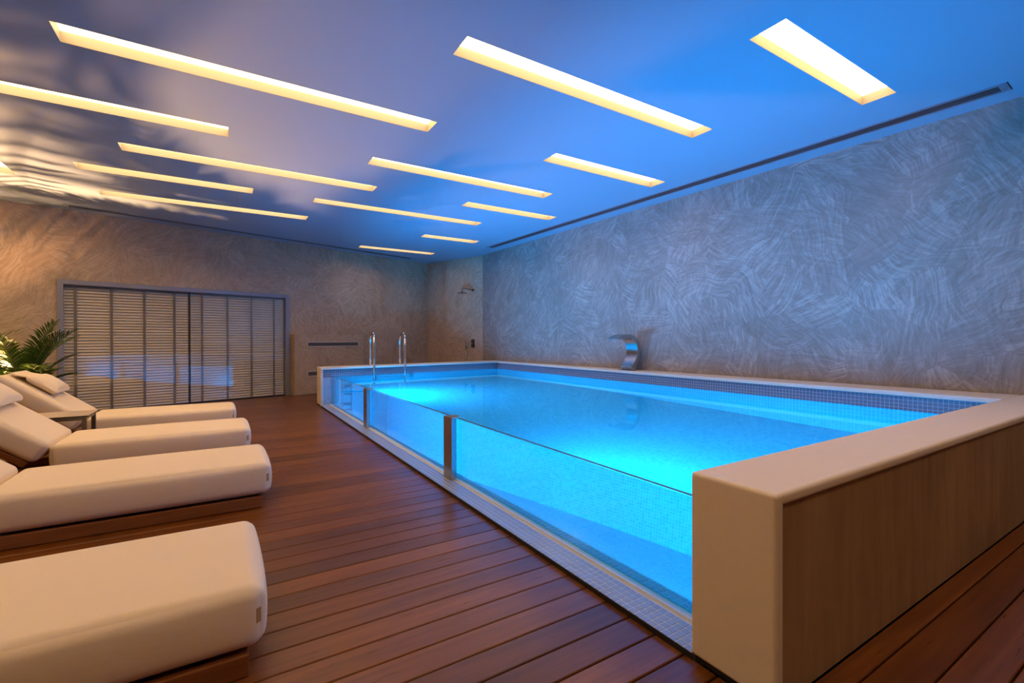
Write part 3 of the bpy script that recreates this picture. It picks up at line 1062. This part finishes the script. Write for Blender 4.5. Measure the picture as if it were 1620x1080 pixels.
# small side table between the two far loungers
tb = empty('side_table', (-1.30, 6.03, 0))
tag(tb, 'small dark-framed side table with beige top between the two far loungers', 'side table')
TX, TY, TZ = .22, .22, .40
m = MB(); m.box(-TX, TX, -TY, TY, TZ - .012, TZ)
tt = m.build('table_top', M['tabletop'], tb)
m = MB()
for a in ((-TX - .004, TX + .004, -TY - .004, -TY), (-TX - .004, TX + .004, TY, TY + .004), (-TX - .004, -TX, -TY, TY), (TX, TX + .004, -TY, TY)):
    m.box(*a, TZ - .013, TZ - .001)
m.build('edge_band', M['black'], tt)
for sx in (-1, 1):
    for sy in (-1, 1):
        m = MB(); cx, cc = sx * (TX - .035), sy * (TY - .035)
        m.box(cx - .016, cx + .016, cc - .016, cc + .016, .001, TZ - .012)
        m.build('leg', M['bronze'], tb)
for sy in (-1, 1):
    m = MB(); m.box(-TX + .051, TX - .051, sy * (TY - .035) - .012, sy * (TY - .035) + .012, TZ - .045, TZ - .0125)
    m.build('apron', M['bronze'], tb)
for sx in (-1, 1):
    m = MB(); m.box(sx * (TX - .035) - .012, sx * (TX - .035) + .012, -TY + .051, TY - .051, TZ - .045, TZ - .0125)
    m.build('apron', M['bronze'], tb)

# ------------------------------------------------------------------ plants
def frond(parent, az, lean, length, droop, n=34, leaf=.26, width=.021, mat='leaf', z0=0.0):
    """one pinnate palm leaf: arched midrib with two rows of narrow leaflets"""
    mb = MB()
    path = []
    ang = lean
    p = Vector((0.02 * math.cos(az), 0.02 * math.sin(az), z0))
    step = length / n
    for i in range(n + 1):
        path.append(p.copy())
        d = Vector((math.cos(az) * math.cos(ang), math.sin(az) * math.cos(ang), math.sin(ang)))
        p = p + d * step
        ang -= droop / n * (0.4 + 1.2 * i / n)
    sidev = Vector((-math.sin(az), math.cos(az), 0))
    for i in range(int(n * .22), n + 1):
        t = i / n
        tang = (path[min(i + 1, n)] - path[max(i - 1, 0)]).normalized()
        upn = sidev.cross(tang) * -1
        if upn.z < 0: upn = -upn
        ll = leaf * (math.sin(math.pi * min(1, (t - .12) / .95)) ** .6 if t < .97 else .45) * random.uniform(.88, 1.08)
        for s in (-1, 1):
            spread = 1.05 - .55 * t + random.uniform(-.08, .08)
            d = (sidev * s * math.sin(spread) + tang * math.cos(spread) + upn * .30).normalized()
            a = path[i]
            w = tang * width
            m1 = a + d * ll * .45 + Vector((0, 0, -.012))
            tip = a + d * ll + Vector((0, 0, -ll * .28))
            q = len(mb.v)
            mb.v += [tuple(a - w * .5), tuple(a + w * .5), tuple(m1 + w * .75), tuple(m1 - w * .75), tuple(tip)]
            mb.f += [(q, q + 1, q + 2, q + 3), (q + 3, q + 2, q + 4)]
    o = mb.build('frond', M[mat], parent)
    m = MB(); m.tube([tuple(x) for x in path[::2]], [.008 * (1 - .8 * i / (len(path[::2]) - 1)) + .001 for i in range(len(path[::2]))], 6)
    m.build('midrib', M['stem'], o, smooth=True)

def pot(parent, r, h):
    m = MB(); m.lathe([(r * .72, .0), (r * .78, .01), (r, h - .02), (r * 1.03, h), (r * .93, h), (r * .90, h - .03)], 28)
    m.build('pot', M['pot'], parent, smooth=False)
    m = MB(); m.lathe([(r * .88, h - .045), (r * .3, h - .03)], 20)
    m.build('soil', M['soil'], parent)

palm = empty('potted_palm', (-2.24, 8.58, 0))
tag(palm, 'green feathery palm behind the farthest lounger by the door frame', 'plant')
pot(palm, .19, .34)
for i, (az, lean, ln, dr) in enumerate([(-.3, 1.34, 1.12, .8), (.6, 1.38, 1.05, 1.0), (1.7, 1.34, .8, .8), (2.6, 1.25, 1.0, 1.1), (3.4, 1.0, 1.05, 1.5), (4.3, 1.05, .95, 1.5),
                                          (5.2, 1.1, .95, 1.4), (0.2, 1.22, .82, .9), (4.8, .9, .9, 1.3), (2.1, 1.3, .85, .9), (-.6, 1.38, 1.05, .8), (3.0, 1.35, 1.12, .9), (-.9, 1.05, .72, 1.0), (.15, 1.0, .60, 1.0), (3.6, 1.4, 1.15, .8), (4.6, 1.3, 1.1, .9), (3.9, .75, .85, 1.5), (2.9, .78, .88, 1.4), (5.6, 1.42, 1.15, .7), (1.1, 1.1, .62, 1.0)]):
    frond(palm, az, lean, ln, dr, z0=.30, leaf=.25)

bush = empty('potted_plant', (-2.56, 8.42, 0))
tag(bush, 'yellow-green strap-leaved plant glowing at the left edge behind the far lounger', 'plant')
pot(bush, .15, .30)
for i in range(16):
    az = i * 2.399
    lean = 1.35 - .055 * i
    mb = MB()
    p = Vector((.015 * math.cos(az), .015 * math.sin(az), .27)); ang = lean; pts_ = []
    for k in range(8):
        pts_.append(p.copy())
        p = p + Vector((math.cos(az) * math.cos(ang), math.sin(az) * math.cos(ang), math.sin(ang))) * .075
        ang -= .05 + .05 * k * .5
    sv = Vector((-math.sin(az), math.cos(az), 0))
    for k, q in enumerate(pts_):
        w = .020 * math.sin(math.pi * (k + .7) / 8.2)
        mb.v += [tuple(q - sv * w), tuple(q - Vector((0, 0, .006))), tuple(q + sv * w)]
    for k in range(7):
        a = 3 * k
        mb.f += [(a, a + 1, a + 4, a + 3), (a + 1, a + 2, a + 5, a + 4)]
    mb.build('leaf', M['leaf2'], bush)

palm2 = empty('potted_palm', (-2.80, 7.80, 0))
tag(palm2, 'second palm outside the left edge whose shadow falls on the ceiling', 'plant')
pot(palm2, .19, .34)
for az, lean, ln, dr in [(.3, 1.25, 1.15, .9), (1.3, 1.3, 1.2, .8), (2.6, 1.1, 1.05, 1.2), (4.6, 1.15, 1.05, 1.2), (5.6, 1.2, 1.15, 1.0)]:
    frond(palm2, az, lean, ln, dr, z0=.30, leaf=.36, width=.024, n=13)

# floor uplight that throws the palm's shadow on the ceiling
upl = empty('floor_uplight', (-3.0, 8.32, 0))
tag(upl, 'small floor uplight beside the plants, outside the left edge', 'lamp')
m = MB(); m.lathe([(.07, .0), (.07, .012), (.055, .02), (.055, .14), (.058, .145), (.050, .145), (.048, .13)], 24)
m.build('housing', M['black'], upl)
m = MB(); m.lathe([(.046, .128), (.046, .132)], 24)
m.build('lens', M['uplens'], upl)
ld = bpy.data.lights.new('uplight_bulb', 'SPOT')
ld.energy = UP_W; ld.color = UP_COL; ld.spot_size = math.radians(112); ld.spot_blend = .8; ld.shadow_soft_size = .022
lo = bpy.data.objects.new('uplight_bulb', ld)
COL.objects.link(lo); lo.parent = upl
lo.location = (0, 0, .19); lo.rotation_euler = Vector((.42, -.48, 1)).to_track_quat('-Z', 'Y').to_euler()

# surfaces that take the light bent by the water
for o in COL.objects:
    if o.name.split('.')[0] in ('ceiling', 'wall_right', 'wall_corner', 'wall_back', 'right_coping', 'far_coping', 'near_coping'):
        o.cycles.is_caustics_receiver = True
